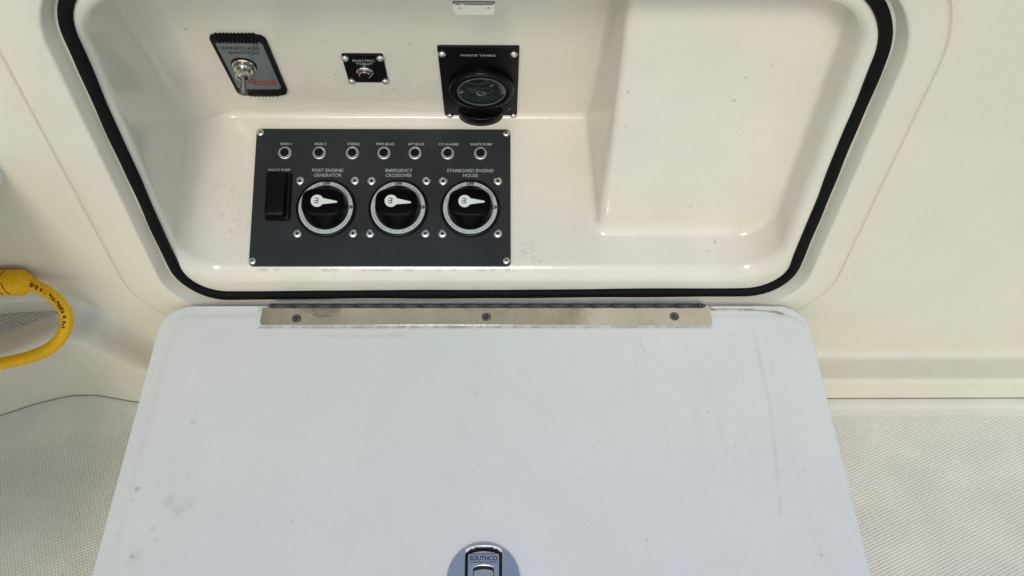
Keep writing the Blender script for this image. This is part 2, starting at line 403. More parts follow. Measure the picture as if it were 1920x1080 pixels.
tray = link("recess_tray", from_grid("recess_tray", np.stack([X, Y, Z], -1), kq, {'grime': gr, 'yellowing': ye}), M['tray'])
tag(tray, "cream moulded recess with sloping floor and a raised block on its right side, open compartment", "recessed tray")

# ---------------------------------------------------------------- THING: rubber gasket
p = tilt(ring_pts(0., 16, 60)); bm = bmesh.new(); rings = []
prof = [(-6.3, -.6), (-6.6, 1.2), (-6.3, 3.0), (-5.0, 4.8), (-2.6, 6.0), (0, 6.3), (2.6, 6.0), (5.0, 4.8), (6.3, 3.0), (6.6, 1.2), (6.3, -.6)]
n = len(p)
for i in range(n):
    t = p[(i + 1) % n] - p[i - 1]; t /= np.linalg.norm(t); nrm = np.array((t[1], -t[0])); s = 1 + .05 * math.sin(i * .37) * math.sin(i * .113)
    wav = .0004 * math.sin(i * .21) + .0003 * math.sin(i * .067 + 1)
    rings.append([bm.verts.new((p[i, 0] + nrm[0] * (a * .93 * MM * s + wav), -b * MM * s, p[i, 1] + nrm[1] * (a * .93 * MM * s + wav))) for a, b in prof])
for i in range(n):
    A, B = rings[i], rings[(i + 1) % n]
    for k in range(len(prof) - 1): bm.faces.new((A[k], B[k], B[k + 1], A[k + 1]))
bmesh.ops.recalc_face_normals(bm, faces=bm.faces)
me = bpy.data.meshes.new("rubber_gasket"); bm.to_mesh(me); bm.free()
gk = link("rubber_gasket", me, M['rubber']); tag(gk, "black rubber seal running around the edge of the open compartment", "gasket")
# worn flecks and the butt joint at the bottom of the seal
fl = []
for k in range(26):
    c = rnd.choice((-232, -225, -210, -15, -10, -3, 2)); xx = c + rnd.uniform(-7, 7)
    w_, h_ = rnd.uniform(.8, 2.6), rnd.uniform(.4, .9)
    me = plate("fleck", [[(-w_, -h_), (w_ * .7, -h_ * .6), (w_, h_ * .7), (-w_ * .5, h_)]], .5, .1, 1)
    fl.append((me, Matrix.Translation((xx * MM, -.0042, (25.2 + .0105 * (xx + 370) - 3.0 + rnd.uniform(-.6, .5)) * MM)) @ Matrix.Rotation(math.radians(50), 4, 'X') @ Matrix.Rotation(rnd.uniform(0, 6), 4, 'Z')))
o = link("wear_flecks", join("wear_flecks", fl), M['blackm'], gk, False); o['kind'] = 'stuff'

# ---------------------------------------------------------------- screws
def pan_screw(name, r, h, recess='cross'):
    prof = [(r, -.2), (r, h * .25), (r * .93, h * .55), (r * .72, h * .88), (r * .46, h), (r * .40, h * .99), (r * .34, h * .45), (0, h * .40)]
    if recess == 'dome': prof = [(r, -.2), (r, h * .25), (r * .92, h * .6), (r * .7, h * .88), (r * .4, h), (0, h * 1.03)]
    return lathe(name, prof, 20)
cross_me = {}
def cross_mesh(r, z):
    w = r * .17; l = r * .55
    pts = [(w, w), (l, w), (l, -w), (w, -w), (w, -l), (-w, -l), (-w, -w), (-l, -w), (-l, w), (-w, w), (-w, l), (w, l)]
    me = plate("slot", [pts], .25, .02, 1); me.transform(Matrix.Translation((0, 0, z * MM))); return me
def screw(parent, u, v, n, me, m, slot=None):
    o = link("screw", me, m, parent, False, T(u, v, n, rnd.uniform(0, 90)))
    if slot: link("slot", slot, M['bprint'], o, False, Matrix.Identity(4))
    return o

# ---------------------------------------------------------------- THING: electrical panel on the sloping floor
F_FLOOR = frame((0, 0, FL0), (0, math.cos(FLS), math.sin(FLS)))
cp = empty("control_panel", F_FLOOR @ T(0, 0, -.4), "charcoal electrical panel with three rotary battery switches and seven breakers in the open compartment", "electrical panel")
link("plate", plate("plate", [rr(300.6, 167.2, 5, -136.3, 92.8)], 3.4, .5), M['panel'], cp, False)
PF = 3.4
SC = pan_screw("screw", 4.3, 2.2, 'dome'); SL = cross_mesh(3.4, 2.15)
for u, v in ((-281.8, 171), (9, 171.1), (-282.2, 15), (8.8, 15.5)): screw(cp, u, v, PF, SC, M['steel'], SL)
col = lathe("collar", [(8.1, 0), (8.1, 1.6), (7.5, 2.4), (6.6, 2.6), (6.3, 3.6), (5.9, 4.2), (5.2, 4.2), (4.9, 3.6), (4.9, .8), (0, .8)], 28)
btn = lathe("button", [(4.7, .8), (4.7, 3.6), (4.2, 4.4), (0, 4.6)], 20)
names = ["MAIN 1", "MAIN 2", "STEREO", "FWD BILGE", "AFT BILGE", "CO ALARMS", "WASTE PUMP"]
for u, t in zip((-251.4, -211.2, -172.2, -135.1, -98.5, -60.0, -21.4), names):
    cb = link("circuit_breaker", col, M['chrome'], cp, False, T(u, 145.5, PF)); cb['label'] = "round breaker below the " + t + " lettering"
    link("button", btn, M['blackm'], cb, False, Matrix.Identity(4))
    lettering(t, 4.3, u + .8, 157.2, PF + .12, cp, M['print'], bold=.05)
lettering("WASTE PUMP", 4.3, -257.3, 124.8, PF + .12, cp, M['print'], bold=.05)
for u, a, b in ((-200.6, "PORT ENGINE/", "GENERATOR"), (-117.4, "EMERGENCY", "CROSSOVER"), (-33.2, "STARBOARD ENGINE/", "HOUSE")):
    lettering(a, 5.6, u, 124.4, PF + .12, cp, M['print'], bold=.05); lettering(b, 5.6, u, 118.4, PF + .12, cp, M['print'], bold=.05)
# battery switches
body = lathe("battery_switch", [(34.6, 0), (34.6, 2.6), (34.0, 3.4), (32.9, 3.7), (0, 3.7)], 64)
ringm = plate("dial_ring", [circ(31.4, n=72), circ(26.6, n=64)], .7, .15)
def knob_mesh():
    bm = bmesh.new(); seg = 72; R = []
    lev = [(0, 0), (.04, 0), (.1, .0), (.30, .12), (.55, .42), (.78, .74), (.92, .9), (1.0, 1.0)]
    H = 19.
    for hz, k in lev:
        row = []
        for i in range(seg):
            a = 2 * math.pi * i / seg; r0 = 26.6 - 1.6 * hz
            c, s_ = math.cos(a), math.sin(a)
            bx, by = 25.0 - 1.2 * hz, 17.5 - 1.0 * hz                # grip bar half sizes
            rb = (abs(c / bx) ** 3.2 + abs(s_ / by) ** 3.2) ** (-1 / 3.2)
            r = r0 * (1 - k) + rb * k
            row.append(bm.verts.new((r * c * MM, r * s_ * MM, hz * H * MM)))
        R.append(row)
    for sc_, dz in ((.93, 1.0), (.8, 1.6), (.5, 1.8)):
        R.append([bm.verts.new((v.co.x * sc_, v.co.y * sc_, (H + dz) * MM)) for v in R[len(lev) - 1]])
    for A, B in zip(R, R[1:]):
        for i in range(seg): bm.faces.new((A[i], A[(i + 1) % seg], B[(i + 1) % seg], B[i]))
    bm.faces.new(R[-1])
    me = bpy.data.meshes.new("knob"); bm.to_mesh(me); bm.free(); me.shade_smooth(); return me
knob = knob_mesh(); KT = 20.9
pts = [(7.2 * math.cos(math.radians(a)) - 3.4, 7.2 * math.sin(math.radians(a))) for a in range(30, 331, 10)] + [(4.6, -3.3), (19.0, -.9), (19.7, 0), (19.0, .9), (4.6, 3.3)]
ptr = plate("pointer", [pts], .9, .2)
mlogo = text_mesh("m", 9.5, 1.0, 0, .12)
off_t = text_mesh("OFF", 5.0, 1, 0, .3); on_t = text_mesh("ON", 5.0, 1, 0, .3)
def ring_print(seed):
    r_ = random.Random(seed); ms = []
    for a0, a1 in ((108, 118), (128, 150), (158, 176), (188, 246), (250, 264), (282, 340), (28, 66)):
        a = a0
        while a < a1:
            w_ = r_.uniform(.5, 1.5); rad = 29.0 + r_.uniform(-.15, .15)
            if r_.random() < .72:
                me = plate("mark", [[(-.35, -w_ / 2), (.35, -w_ / 2), (.35, w_ / 2), (-.35, w_ / 2)]], .06, .0, 0)
                ms.append((me, Matrix.Rotation(math.radians(a), 4, 'Z') @ Matrix.Translation((rad * MM, 0, 0))))
            a += math.degrees((w_ + r_.uniform(.3, .7)) / rad)
    return join("print_marks", ms)
marks = ring_print(3)
M['faint'] = mat('faint_print', (.10, .11, .105), .6)
SW = pan_screw("screw", 5.3, 2.2); 
SSL = plate("slot", [circ(1.7, n=6)], .25, .02, 1); SSL.transform(Matrix.Translation((0, 0, 1.05 * MM)))
for u, nm in ((-200.4, "PORT ENGINE/ GENERATOR"), (-116.7, "EMERGENCY CROSSOVER"), (-33.0, "STARBOARD ENGINE/ HOUSE")):
    b = link("battery_switch", body, M['black'], cp, False, T(u, 78.0, PF)); b['label'] = "rotary battery switch below the " + nm + " lettering"
    link("dial_ring", ringm, M['ring'], b, False, T(0, 0, 3.5))
    link("print_marks", marks, M['faint'], b, False, T(0, 0, 4.25))['kind'] = "stuff"
    link("lettering", off_t, M['bprint'], b, False, T(0, 29.4, 4.35)); link("lettering", on_t, M['bprint'], b, False, T(29.2, .5, 4.35))
    link("index_tick", plate("index_tick", [[(-.9, -.9), (.9, -.9), (0, 1.2)]], .2, .02, 1), M['bprint'], b, False, T(0, -31.8, 4.2))
    link("knob", knob, M['knob'], b, True, T(0, 0, 4.0, -2))
    link("pointer", ptr, M['pointer'], b, False, T(-2.2, 1.4, 4.0 + KT - .4, {-200.4: -3, -116.7: -4.5, -33.0: -1.5}[u]))
    link("lettering", mlogo, M['bprint'], b, False, T(-5.6, 1.7, 4.0 + KT + .62, -93))
    for su, sv in ((-32, 33.3), (32, 33.5), (-32, -30.2), (32, -30)):
        o = link("screw", SW, M['chrome'], b, False, T(su, sv, 0, rnd.uniform(0, 60))); link("socket", SSL, M['blackm'], b, False, T(su, sv, 0, rnd.uniform(0, 60)))
# hooded rocker switch
def rounded_box(name, prof_uv, h0, h1, taper=.9, n=3):
    bm = bmesh.new(); R = []; cxm = sum(a for a, b in prof_uv) / len(prof_uv); cym = sum(b for a, b in prof_uv) / len(prof_uv)
    for k, (hz, sc_) in enumerate(((h0, 1), (h0 + (h1 - h0) * .6, (1 + taper) / 2), (h1 - 1.2, taper), (h1 - .3, taper * .965), (h1, taper * .90), (h1 + .3, taper * .5))):
        R.append([bm.verts.new(((cxm + (a - cxm) * sc_) * MM, (cym + (b - cym) * sc_) * MM, hz * MM)) for a, b in prof_uv])
    for A, B in zip(R, R[1:]):
        for i in range(len(A)): bm.faces.new((A[i], A[(i + 1) % len(A)], B[(i + 1) % len(A)], B[i]))
    bm.faces.new(R[-1]); me = bpy.data.meshes.new(name); bm.to_mesh(me); bm.free(); me.shade_smooth(); return me
rk = link("rocker_switch", rounded_box("rocker_switch", rr(29, 58, 3, -256.0, 92.0), 0, 4.5, .97), M['blackm'], cp, True, T(0, 0, PF))
rk['label'] = "black hooded rocker switch at the left of the panel"
link("hood", rounded_box("hood", rr(24, 57, 4, -257.5, 92.5), 3.5, 14, .92), M['black'], rk, True, Matrix.Identity(4))

# ---------------------------------------------------------------- back wall fittings
F_BACK = frame((0, .174, .145), (0, -math.cos(BK), math.sin(BK)))
BO = -.4
# windlass switch
ws = empty("windlass_switch", F_BACK @ T(-268.2, 100.6, BO), "grey and black toggle switch plate with ribbed ends at upper left of the compartment", "toggle switch")
def ribbed():
    pts = []
    W_, H_ = 57., 108.
    for k in range(9): a = math.radians(180 + 90 * k / 8); pts.append((-W_ / 2 + 8 + 8 * math.cos(a), -H_ / 2 + 8 + 8 * math.sin(a)))
    for i in range(8):
        x0 = -16 + i * 4.2
        for q, dv in ((0, 0), (.8, -1.6), (2.2, -2.0), (3.2, -1.4), (3.7, 0)): pts.append((x0 + q, -H_ / 2 + dv - 1.2 * math.cos((x0 + 1) / 21)))
    for k in range(9): a = math.radians(270 + 90 * k / 8); pts.append((W_ / 2 - 8 + 8 * math.cos(a), -H_ / 2 + 8 + 8 * math.sin(a)))
    for k in range(9): a = math.radians(90 * k / 8); pts.append((W_ / 2 - 9 + 9 * math.cos(a), H_ / 2 - 9 + 9 * math.sin(a)))
    for i in range(11):
        x0 = 19 - i * 3.8
        for q, dv in ((0, 0), (.8, 1.2), (1.9, 1.6), (2.8, 1.1), (3.4, 0)): pts.append((x0 - q, H_ / 2 + dv + .8))
    for k in range(9): a = math.radians(90 + 90 * k / 8); pts.append((-W_ / 2 + 5 + 5 * math.cos(a), H_ / 2 - 5 + 5 * math.sin(a)))
    return pts
link("body", plate("body", [ribbed()], 5.4, 1.2, 3), M['blackm'], ws, False)
ribs = []
for i in range(11):
    ribs.append((tube("rib", [(( -19 + i * 3.8) * MM, 45.5 * MM, .0050), ((-19 + i * 3.8) * MM, 52.5 * MM, .0054)], .0017, 8), Matrix.Identity(4)))
for i in range(8): ribs.append((tube("rib", [((-14 + i * 4.2) * MM, -53.5 * MM, .0048), ((-14 + i * 4.2) * MM, -49 * MM, .0048)], .0014, 8), Matrix.Identity(4)))
for i, (me, mx) in enumerate(ribs):
    link("rib", me, M['blackm'], ws, True, mx)
fp = [(-24, -45), (-21, -48), (21, -48), (24.5, -44.5)] + [(24.0, 35.5), (22, 38)]
for i in range(10): fp += [(18.5 - i * 4.0, 38.3), (16.5 - i * 4.0, 36.8)]
fp += [(-22, 38), (-24, 36)]
fp = [(a, b + 8) for a, b in fp]
link("face_plate", plate("face_plate", [fp], .8, .15), M['plate'], ws, False, T(0, 0, 5.0))
ft = 5.95
lettering("WINDLASS", 7.0, -1.0, 36.5, ft, ws, M['bprint'], sx=1.2, bold=.18); lettering("SWITCH", 7.0, .5, 28.3, ft, ws, M['bprint'], sx=1.2, bold=.18)
lettering("CE", 4.2, 17, 42.8, ft, ws, M['bprint'], sx=1.1)
lettering("Quick", 9.5, 5.5, -24.5, ft, ws, M['red'], sx=1.35, shear=.2, bold=.25)
link("underline", plate("underline", [[(-4, -39.5), (20, -39.5), (22, -37.8), (-4, -37.8)]], .1, .02, 1), M['red'], ws, False, T(0, 8.5, ft - .05))
link("logo", plate("logo", [[(-13 + 6 * math.cos(a / 16 * 6.283), -32 + 5 * math.sin(a / 16 * 6.283)) for a in range(16)], [(-13 + 4.6 * math.cos(a / 16 * 6.283), -32 + 3.7 * math.sin(a / 16 * 6.283)) for a in range(16)]], .1, .02, 1), M['red'], ws, False, T(0, 8.5, ft - .05))
ck = link("collar", lathe("collar", [(12.5, 0), (12.5, 1.4), (11.8, 2.0), (11.4, 2.0), (10.6, 2.2), (10.2, 6), (9.6, 6.6), (7.6, 6.6), (7.5, 14.0), (7.0, 15.0), (5.8, 15.0), (5.2, 13.5), (0, 13.5)], 32), M['brushed'], ws, False, T(-5.4, 5.5, 5.7))
link("washer", lathe("washer", [(13.6, 0), (13.6, .9), (13, 1.3), (11, 1.3)], 32), M['black'], ws, False, T(-5.2, 6.2, 5.7))
d = Vector((-.14, -1.1, 1.0)).normalized()
p0 = Vector((-5.4, 5.5, 17.5)) * MM
tg = link("toggle", tube("toggle", [p0 + d * t * MM for t in (0, 3, 6, 10, 15, 19, 21, 22)], [.0022, .0023, .0026, .0031, .0038, .0042, .0038, .0022], 18), M['knuckle2'], ws)
# electric toilet button
tb = empty("toilet_button", F_BACK @ T(-145, 96.6, BO), "small square black push-button plate lettered ELECTRIC TOILET", "push button")
link("plate", plate("plate", [rr(44, 52, 2.5)], 3, .5), M['black'], tb, False)
DS = pan_screw("screw", 4.2, 3.0, 'dome')
for u, v in ((-18.6, 20.2), (18.6, 20.6), (-18.4, -22.8), (18.8, -22.8)): screw(tb, u, v, 3, DS, M['steel'], SL)
lettering("ELECTRIC", 5.0, .5, 15.6, 3.12, tb, M['print'], sx=1.12, bold=.06); lettering("TOILET", 5.0, .5, 9.8, 3.12, tb, M['print'], sx=1.12, bold=.06)
bt = link("button_collar", lathe("button_collar", [(9.2, 0), (9.2, 1.8), (8.4, 2.6), (6.8, 2.8), (6.6, 5.4), (5.8, 6.0), (5.2, 5.8), (5.0, 3.0), (0, 3)], 28), M['brushed'], tb, False, T(-1.0, -4.0, 3))
link("button", lathe("button", [(4.8, 3), (4.8, 6.8), (4.2, 7.6), (0, 7.8)], 22), M['black'], bt, False, Matrix.Identity(4))
# waste tank gauge
wg = empty("waste_tank_gauge", F_BACK @ T(-21.2, 64.9, BO), "black gauge plate lettered WASTE TANKS with a round glass dial", "gauge")
pl = rr(86.2, 145.5, 2)
link("plate", plate("plate", [pl], 3, .4), M['black'], wg, False)
for u, v in ((-38.6, 60.5), (37.3, 61), (-37.0, -63.5), (39.0, -63.2)): screw(wg, u, v, 3, DS, M['steel'], SL)
lettering("WASTE TANKS", 5.0, -.8, 57.5, 3.12, wg, M['print'], sx=1.12, bold=.06)
bz = link("bezel", lathe("bezel", [(36.8, 0), (36.8, 5), (35.6, 7.0), (33.4, 7.8), (29.2, 8.0), (28.2, 7.4), (27.4, 5.6), (27.2, 3.4), (0, 3.4)], 64), M['black'], wg, False, T(2.0, -2, 3))
link("dial", lathe("dial", [(27, 3.5), (0, 3.5)], 48), M['gauge'], bz, False, Matrix.Identity(4))
for a in range(200, 341, 20):
    link("tick", plate("tick", [[(-.4, -1.8), (.4, -1.8), (.4, 1.8), (-.4, 1.8)]], .2, .02, 0), M['gmark'], bz, False, T(0, 0, 3.7) @ Matrix.Rotation(math.radians(a + 90), 4, 'Z') @ Matrix.Translation((0, -.0225, 0)))
link("needle", plate("needle", [[(-1.0, -4), (1.0, -4), (.3, 17), (-.3, 17)]], .5, .1, 1), M['gmark'], bz, False, T(0, -2, 4.6, 66))
link("dial_arc", plate("dial_arc", [[(16 * math.cos(math.radians(a)), 6 + 13 * math.sin(math.radians(a))) for a in range(190, 331, 10)] + [(15 * math.cos(math.radians(a)), 6 + 12 * math.sin(math.radians(a))) for a in range(330, 189, -10)]], .2, .02, 1), M['gmark'], bz, False, T(0, 0, 3.7))
link("rim", plate("rim", [circ(27.3, n=64), circ(26.0, n=64)], .6, .2), M['gmark'], bz, False, T(0, 0, 6.6))
link("glass", lathe("glass", [(27.1, 5.6), (27.1, 6.6), (18, 7.6), (9, 8.2), (0, 8.4), (0, 7.6), (9, 7.4), (18, 6.8), (27.0, 5.6)], 48), M['glass'], bz, True, Matrix.Identity(4))
me = plate("cover_tab", [[(27.5 * math.cos(math.radians(a)), 15.5 * math.sin(math.radians(a))) for a in range(0, 181, 9)]], 22, 1.5, 3)
link("cover_tab", me, M['black'], wg, False, T(0, -52, 0) @ Matrix.Rotation(math.radians(90), 4, 'X'))
link("lamp", lathe("lamp", [(1.4, 0), (1.3, .8), (0, 1.2)], 14), M['gmark'], wg, False, T(33.5, -48, 3))
# strike plate hanging from the top of the recess
F_KEEP = frame((-.0215, .030, .3744), (0, 0, 1))
kp = empty("strike_plate", F_KEEP, "small bent stainless steel catch plate with two holes at top of the compartment", "strike plate")
o = link("tab", plate("tab", [rr(36.6, 30, 4, 0, 15)[0:0] + [(-18.3, 3.5), (-17.6, 1.4), (-16, .3), (-14.5, 0), (14.5, 0), (16, .3), (17.6, 1.4), (18.3, 3.5), (18.3, 10.6), (-18.3, 10.6)], circ(1.55, -12.6, 6.6, 16), circ(1.55, 12.6, 6.8, 16)], 1.2, .2), M['catch'], kp, False)
bm = bmesh.new(); R = []
for yy, nn in ((10.4, 1.2), (11.4, 1.5), (12.4, 2.2), (13.2, 3.2), (13.6, 4.4), (13.8, 6), (20.0, 9), (28, 9), (28, 0)): R.append([bm.verts.new((s_ * 18.3 * MM, yy * MM, nn * MM)) for s_ in (-1, -.6, -.55, 0, .75, .8, 1)])
for A, B in zip(R, R[1:]):
    for i in range(len(A) - 1): bm.faces.new((A[i], A[i + 1], B[i + 1], B[i]))
me = bpy.data.meshes.new("bend"); bm.to_mesh(me); bm.free(); link("bend", me, M['brushed'], kp)
sl_ = [plate("slot", [[(a, 10.0), (b, 10.0), (b - .5, 10.9), (a + .5, 10.9)]], .3, .05, 1) for a, b in ((-16.5, -11.5), (-9.5, 16.5))]
for me in sl_: link("slot", me, M['gap'], kp, False, T(0, 0, 1.05))

# ---------------------------------------------------------------- THING: lid folded down on its hinge
LS = math.radians(4.3)
F_LID = frame((0, -.0328, .0202), (0, math.cos(LS), math.sin(LS))) @ Matrix.Diagonal((.974, .974, .974, 1))
lid = empty("compartment_lid", F_LID, "large white hinged lid folded down in front of the open compartment", "lid")
LX0, LX1, LV0, LV1, LR = -.3960, .3668, -.425, .0105, .034
def lerp_axis(n_, edge):
    inner = np.linspace(edge[-1], 1 - edge[-1], n_); return np.concatenate([edge[:-1], inner, 1 - np.array(edge[:-1])[::-1]])
vt = np.concatenate([LV1 - np.array([0, .0002, .0005, .001, .0016, .0024, .0034, .0046, .006, .0076, .0094, .0114, .0136, .016, .0186, .0214, .0244, .0276, .031, .034]), np.arange(LV1 - .036, LV0, -.0016), [LV0]])
tt = lerp_axis(360, [0, .0003, .0007, .0012, .0018, .0026, .0040])
vv = np.repeat(vt[:, None], len(tt), 1)
ins = np.where(LV1 - vv < LR, LR - np.sqrt(np.maximum(LR ** 2 - (LR - (LV1 - vv)) ** 2, 0)), 0)
uu = (LX0 + ins) + (LX1 - LX0 - 2 * ins) * tt[None, :]
de = -sd_rr(uu, vv, LX0, LX1, LV0 - .1, LV1, LR); de = np.clip(de, 0, 1)
th = .0052
er = .0018; ht = th - np.where(de < er, er - np.sqrt(np.maximum(er ** 2 - (er - de) ** 2, 0)), 0) - .0007 * (1 - smooth01(de, .0135, .0165))
st = np.zeros(uu.shape); ru = np.zeros(uu.shape)
n1 = vnoise(uu, vv, 150, 21); n2 = vnoise(uu, vv, 600, 22); n3 = vnoise(uu, vv * .12, 170, 23)
def line(pts, w_, amp, tgt_, wob=.0008):
    q = [(a * MM, b * MM) for a, b in pts]; d_ = seg_dist(uu + wob * (n1 - .5), vv, catmull2(q)); return np.maximum(tgt_, (.7 if tgt_ is st else 1.25) * amp * np.exp(-(d_ / w_) ** 2) * (.35 + .65 * smooth01(n1 * .6 + n2 * .4, .2, .75)))
def catmull2(q): return catmull(q, 6)
st = line([(299.4, -24), (299.4, -42), (299.6, -78), (299.9, -125), (296.4, -170), (292.4, -213), (288.7, -248)], .0018, .34, st)
st = line([(312, -60), (311, -140), (316, -230), (322, -290)], .0022, .14, st)
st = line([(164.4, -34.8), (167, -50), (169.1, -63.7)], .0009, .38, st); st = line([(156.8, -63.6), (156.5, -85), (156, -111.9)], .0009, .32, st)
st = line([(107.1, -19.9), (107, -30)], .0007, .35, st); st = line([(222, -70), (218, -160), (216, -250)], .004, .08, st); st = line([(182, -140), (182, -200)], .001, .14, st)
st = line([(-281.5, -.9), (-324.9, -4.6), (-355, -10.6), (-372, -22), (-377.6, -56), (-378, -130), (-379, -300)], .0022, .16, st)
st = line([(329.4, 1.1), (347.5, -5), (357, -13), (361, -22)], .0018, .42, st)
st = line([(-202.2, -32.2), (-155, -33), (-109, -32.3)], .0022, .30, st)
st = line([(-202.2, -22.2), (-100, -21.5), (20, -21), (110, -22.0), (248, -22)], .0016, .22, st)
st = line([(-128, -30), (-128, -50)], .0008, .25, st)
ru = line([(254, 4.2), (275, 4.8), (297.8, 4.2), (318, 2.4), (329.4, 1.1), (338, -2.2)], .0015, .85, ru, .0003)
ru = line([(-279, -20.2), (0, -20.6), (251, -20.8)], .0008, .50, ru, .0003)
ru = line([(-282, 10), (-282, 4)], .0022, .5, ru); ru = line([(253, 10), (254, 6)], .0022, .5, ru); ru = line([(252, 9.8), (338, 10.0)], .0010, .6, ru)
for cu_, cv_, r_, a_ in ((-372.8, -217.8, 3.2, .6), (-374, -230, 2, .3), (-360.8, -287.8, 2.6, .75), (-357, -287, 7, .22), (-353, -211, 3, .18), (-337, -231, 8, .24), (-326, -240, 7, .22), (-316, -234, 6, .2), (-347.9, -259.2, 1.8, .5), (-341, -270, 2, .25), (321.2, -289.5, 1.4, .7), (148.4, -273.5, 1.3, .6), (-331, -128, 1.6, .35), (-331, -141, 2.6, .35), (-324, -205, 1.2, .4), (300, -200, 1.2, .4), (188, -265, 1.0, .3)):
    d_ = np.hypot(uu - cu_ * MM, vv - cv_ * MM) / (r_ * MM); st = np.maximum(st, a_ * np.clip(1.25 - d_ - .7 * (n2 - .5), 0, 1))
st = np.maximum(st, .05 * smooth01(n3, .62, .95) * smooth01(uu, .12, .26) * (1 - smooth01(uu, .30, .35)) * smooth01(-vv, .0, .06) * (1 - smooth01(-vv, .18, .30)))
st = np.maximum(st, .5 * (vnoise(uu, vv, 420, 31) > .985) * (n1 > .55))
# latch hole in the top sheet
LCU, LCV, LRAD = -14.8, -311.5, 36.0
cu4 = lambda a: (a[:-1, :-1] + a[1:, 1:]) / 2
keep = np.hypot(cu4(uu) - LCU * MM, cu4(vv) - LCV * MM) > (LRAD - 4) * MM
top = from_grid("lid_panel", np.stack([uu, vv, ht], -1), keep, {'grime': st, 'rust': ru}, flip=True)
r_, c_ = uu.shape
loop = [(0, j) for j in range(c_)] + [(i, c_ - 1) for i in range(1, r_)] + [(r_ - 1, j) for j in range(c_ - 2, -1, -1)] + [(i, 0) for i in range(r_ - 2, 0, -1)]
bm = bmesh.new(); bm.from_mesh(top)
A = [bm.verts.new((uu[i, j], vv[i, j], ht[i, j])) for i, j in loop]; B = [bm.verts.new((uu[i, j], vv[i, j], 0)) for i, j in loop]
for k in range(len(A)):
    k2 = (k + 1) % len(A); bm.faces.new((A[k], A[k2], B[k2], B[k]))
bmesh.ops.remove_doubles(bm, verts=list(A) + list(B), dist=1e-7)
me = bpy.data.meshes.new("lid_panel"); bm.to_mesh(me); bm.free(); bpy.data.meshes.remove(top)
link("lid_panel", me, M['white'], lid)
# underside sheet
link("lid_back", plate("lid_back", [[(a * 1000, b * 1000) for a, b in zip(uu[[i for i, j in loop[::3]], [j for i, j in loop[::3]]], vv[[i for i, j in loop[::3]], [j for i, j in loop[::3]]])]], .4, .05, 1), M['shelf'], lid, False, T(0, 0, -.3))
# flush compression latch
fb = [circ(LRAD, n=96)]
slot_o = [(-22, -30)] + [(-22 * 1.0, 28.0)] + [(22 * math.cos(math.radians(a)) * 1.0, 27.6 + 4.9 * math.sin(math.radians(a))) for a in range(170, 9, -20)] + [(22, 28.0), (22, -30)]
slot_o = [(a * .835, b) for a, b in slot_o]
lt = link("latch", plate("latch", [circ(LRAD, n=96), slot_o], 2.4, .45, 3), M['latch'], lid, False, T(LCU, LCV, th * 1000 - .6)); lt['label'] = "round chrome flush latch in the front of the lid"
link("pocket", plate("pocket", [circ(LRAD - 2, n=48)], .6, .1, 1), M['latchdark'], lt, False, T(0, 0, -4.2))
lev = [(-16.4, -33), (-16.4, 20.5)] + [(-13.5 + 3 * math.cos(math.radians(a)), 20.8 + 3 * math.sin(math.radians(a))) for a in (170, 140, 115)] + [(-6, 25.4), (0, 26.0), (6, 25.4)] + [(13.5 + 3 * math.cos(math.radians(a)), 20.8 + 3 * math.sin(math.radians(a))) for a in (65, 40, 10)] + [(16.4, 20.5), (16.4, -33)]
lev = [(a * .945, b + 2.6) if b > 0 else (a * .945, b + 4) for a, b in lev]
win = [(-10.4, -40 + 12), (-10.4, 10.5), (-9.2, 12.6), (-5, 13.9), (0, 14.3), (5, 13.9), (9.2, 12.6), (10.4, 10.5), (10.4, -28)]
lvr = link("lever", plate("lever", [lev, win], 2.6, .8, 3), M['latch'], lt, False, T(0, -.5, -2.6))
link("thumb_tab", plate("thumb_tab", [[(-9.8, -28), (-9.8, 8.6), (-8, 10.2), (0, 11.4), (8, 10.2), (9.8, 8.6), (9.8, -28)]], 1.2, .4), M['latch'], lt, False, T(0, -.5, -3.1) @ Matrix.Rotation(math.radians(-4), 4, 'X'))
link("lettering", text_mesh("SOUTHCO", 6.0, .95, 0, .15), M['latchdark'], lt, False, T(0, 20.6, .07))
link("groove", plate("groove", [[(-13.5, 0), (13.5, 0), (13.5, .7), (-13.5, .7)]], .08, .02, 1), M['latchdark'], lt, False, T(0, 24.6, .02))
link("groove", plate("groove", [[(-13.5, 0), (13.5, 0), (13.5, .7), (-13.5, .7)]], .08, .02, 1), M['latchdark'], lt, False, T(0, 16.6, .02))

# ---------------------------------------------------------------- THING: piano hinge
hg = empty("piano_hinge", F_LID @ T(0, 0, th * 1000), "long weathered stainless hinge strip joining the white lid to the compartment", "hinge")
HU0, HU1 = -279., 251.8
xs_ = np.arange(HU0, HU1 + .1, 1.5); xs_[-1] = HU1
lf = [(HU0, 6.5), (HU0, -13.5), (HU0 + .6, -16.0), (HU0 + 2.2, -17.6), (HU0 + 4.6, -18.2), (HU1 - 4.6, -18.6), (HU1 - 2.2, -18.0), (HU1 - .6, -16.4), (HU1, -13.9), (HU1, 6.5)]
link("lid_leaf", plate("lid_leaf", [lf], 1.3, .3), M['brushed'], hg, False, T(0, 0, -.1))
SCR = lathe("screw", [(5.8, 0), (5.6, .7), (3.9, 1.0), (3.4, .7), (2.0, .6), (1.4, 1.2), (0, .9)], 18)
for u, v in ((-236.9, -9.2), (-14.5, -7.1), (207.9, -6.4)): screw(hg, u, v, 1.1, SCR, M['corroded'], cross_mesh(4.2, .9))
kn = []
seg_l = 25.4; u = HU0 + 9; i = 0
while u < HU1 - 8:
    e = min(u + seg_l - .3, HU1 - 8); kn.append((u, e)); u += seg_l
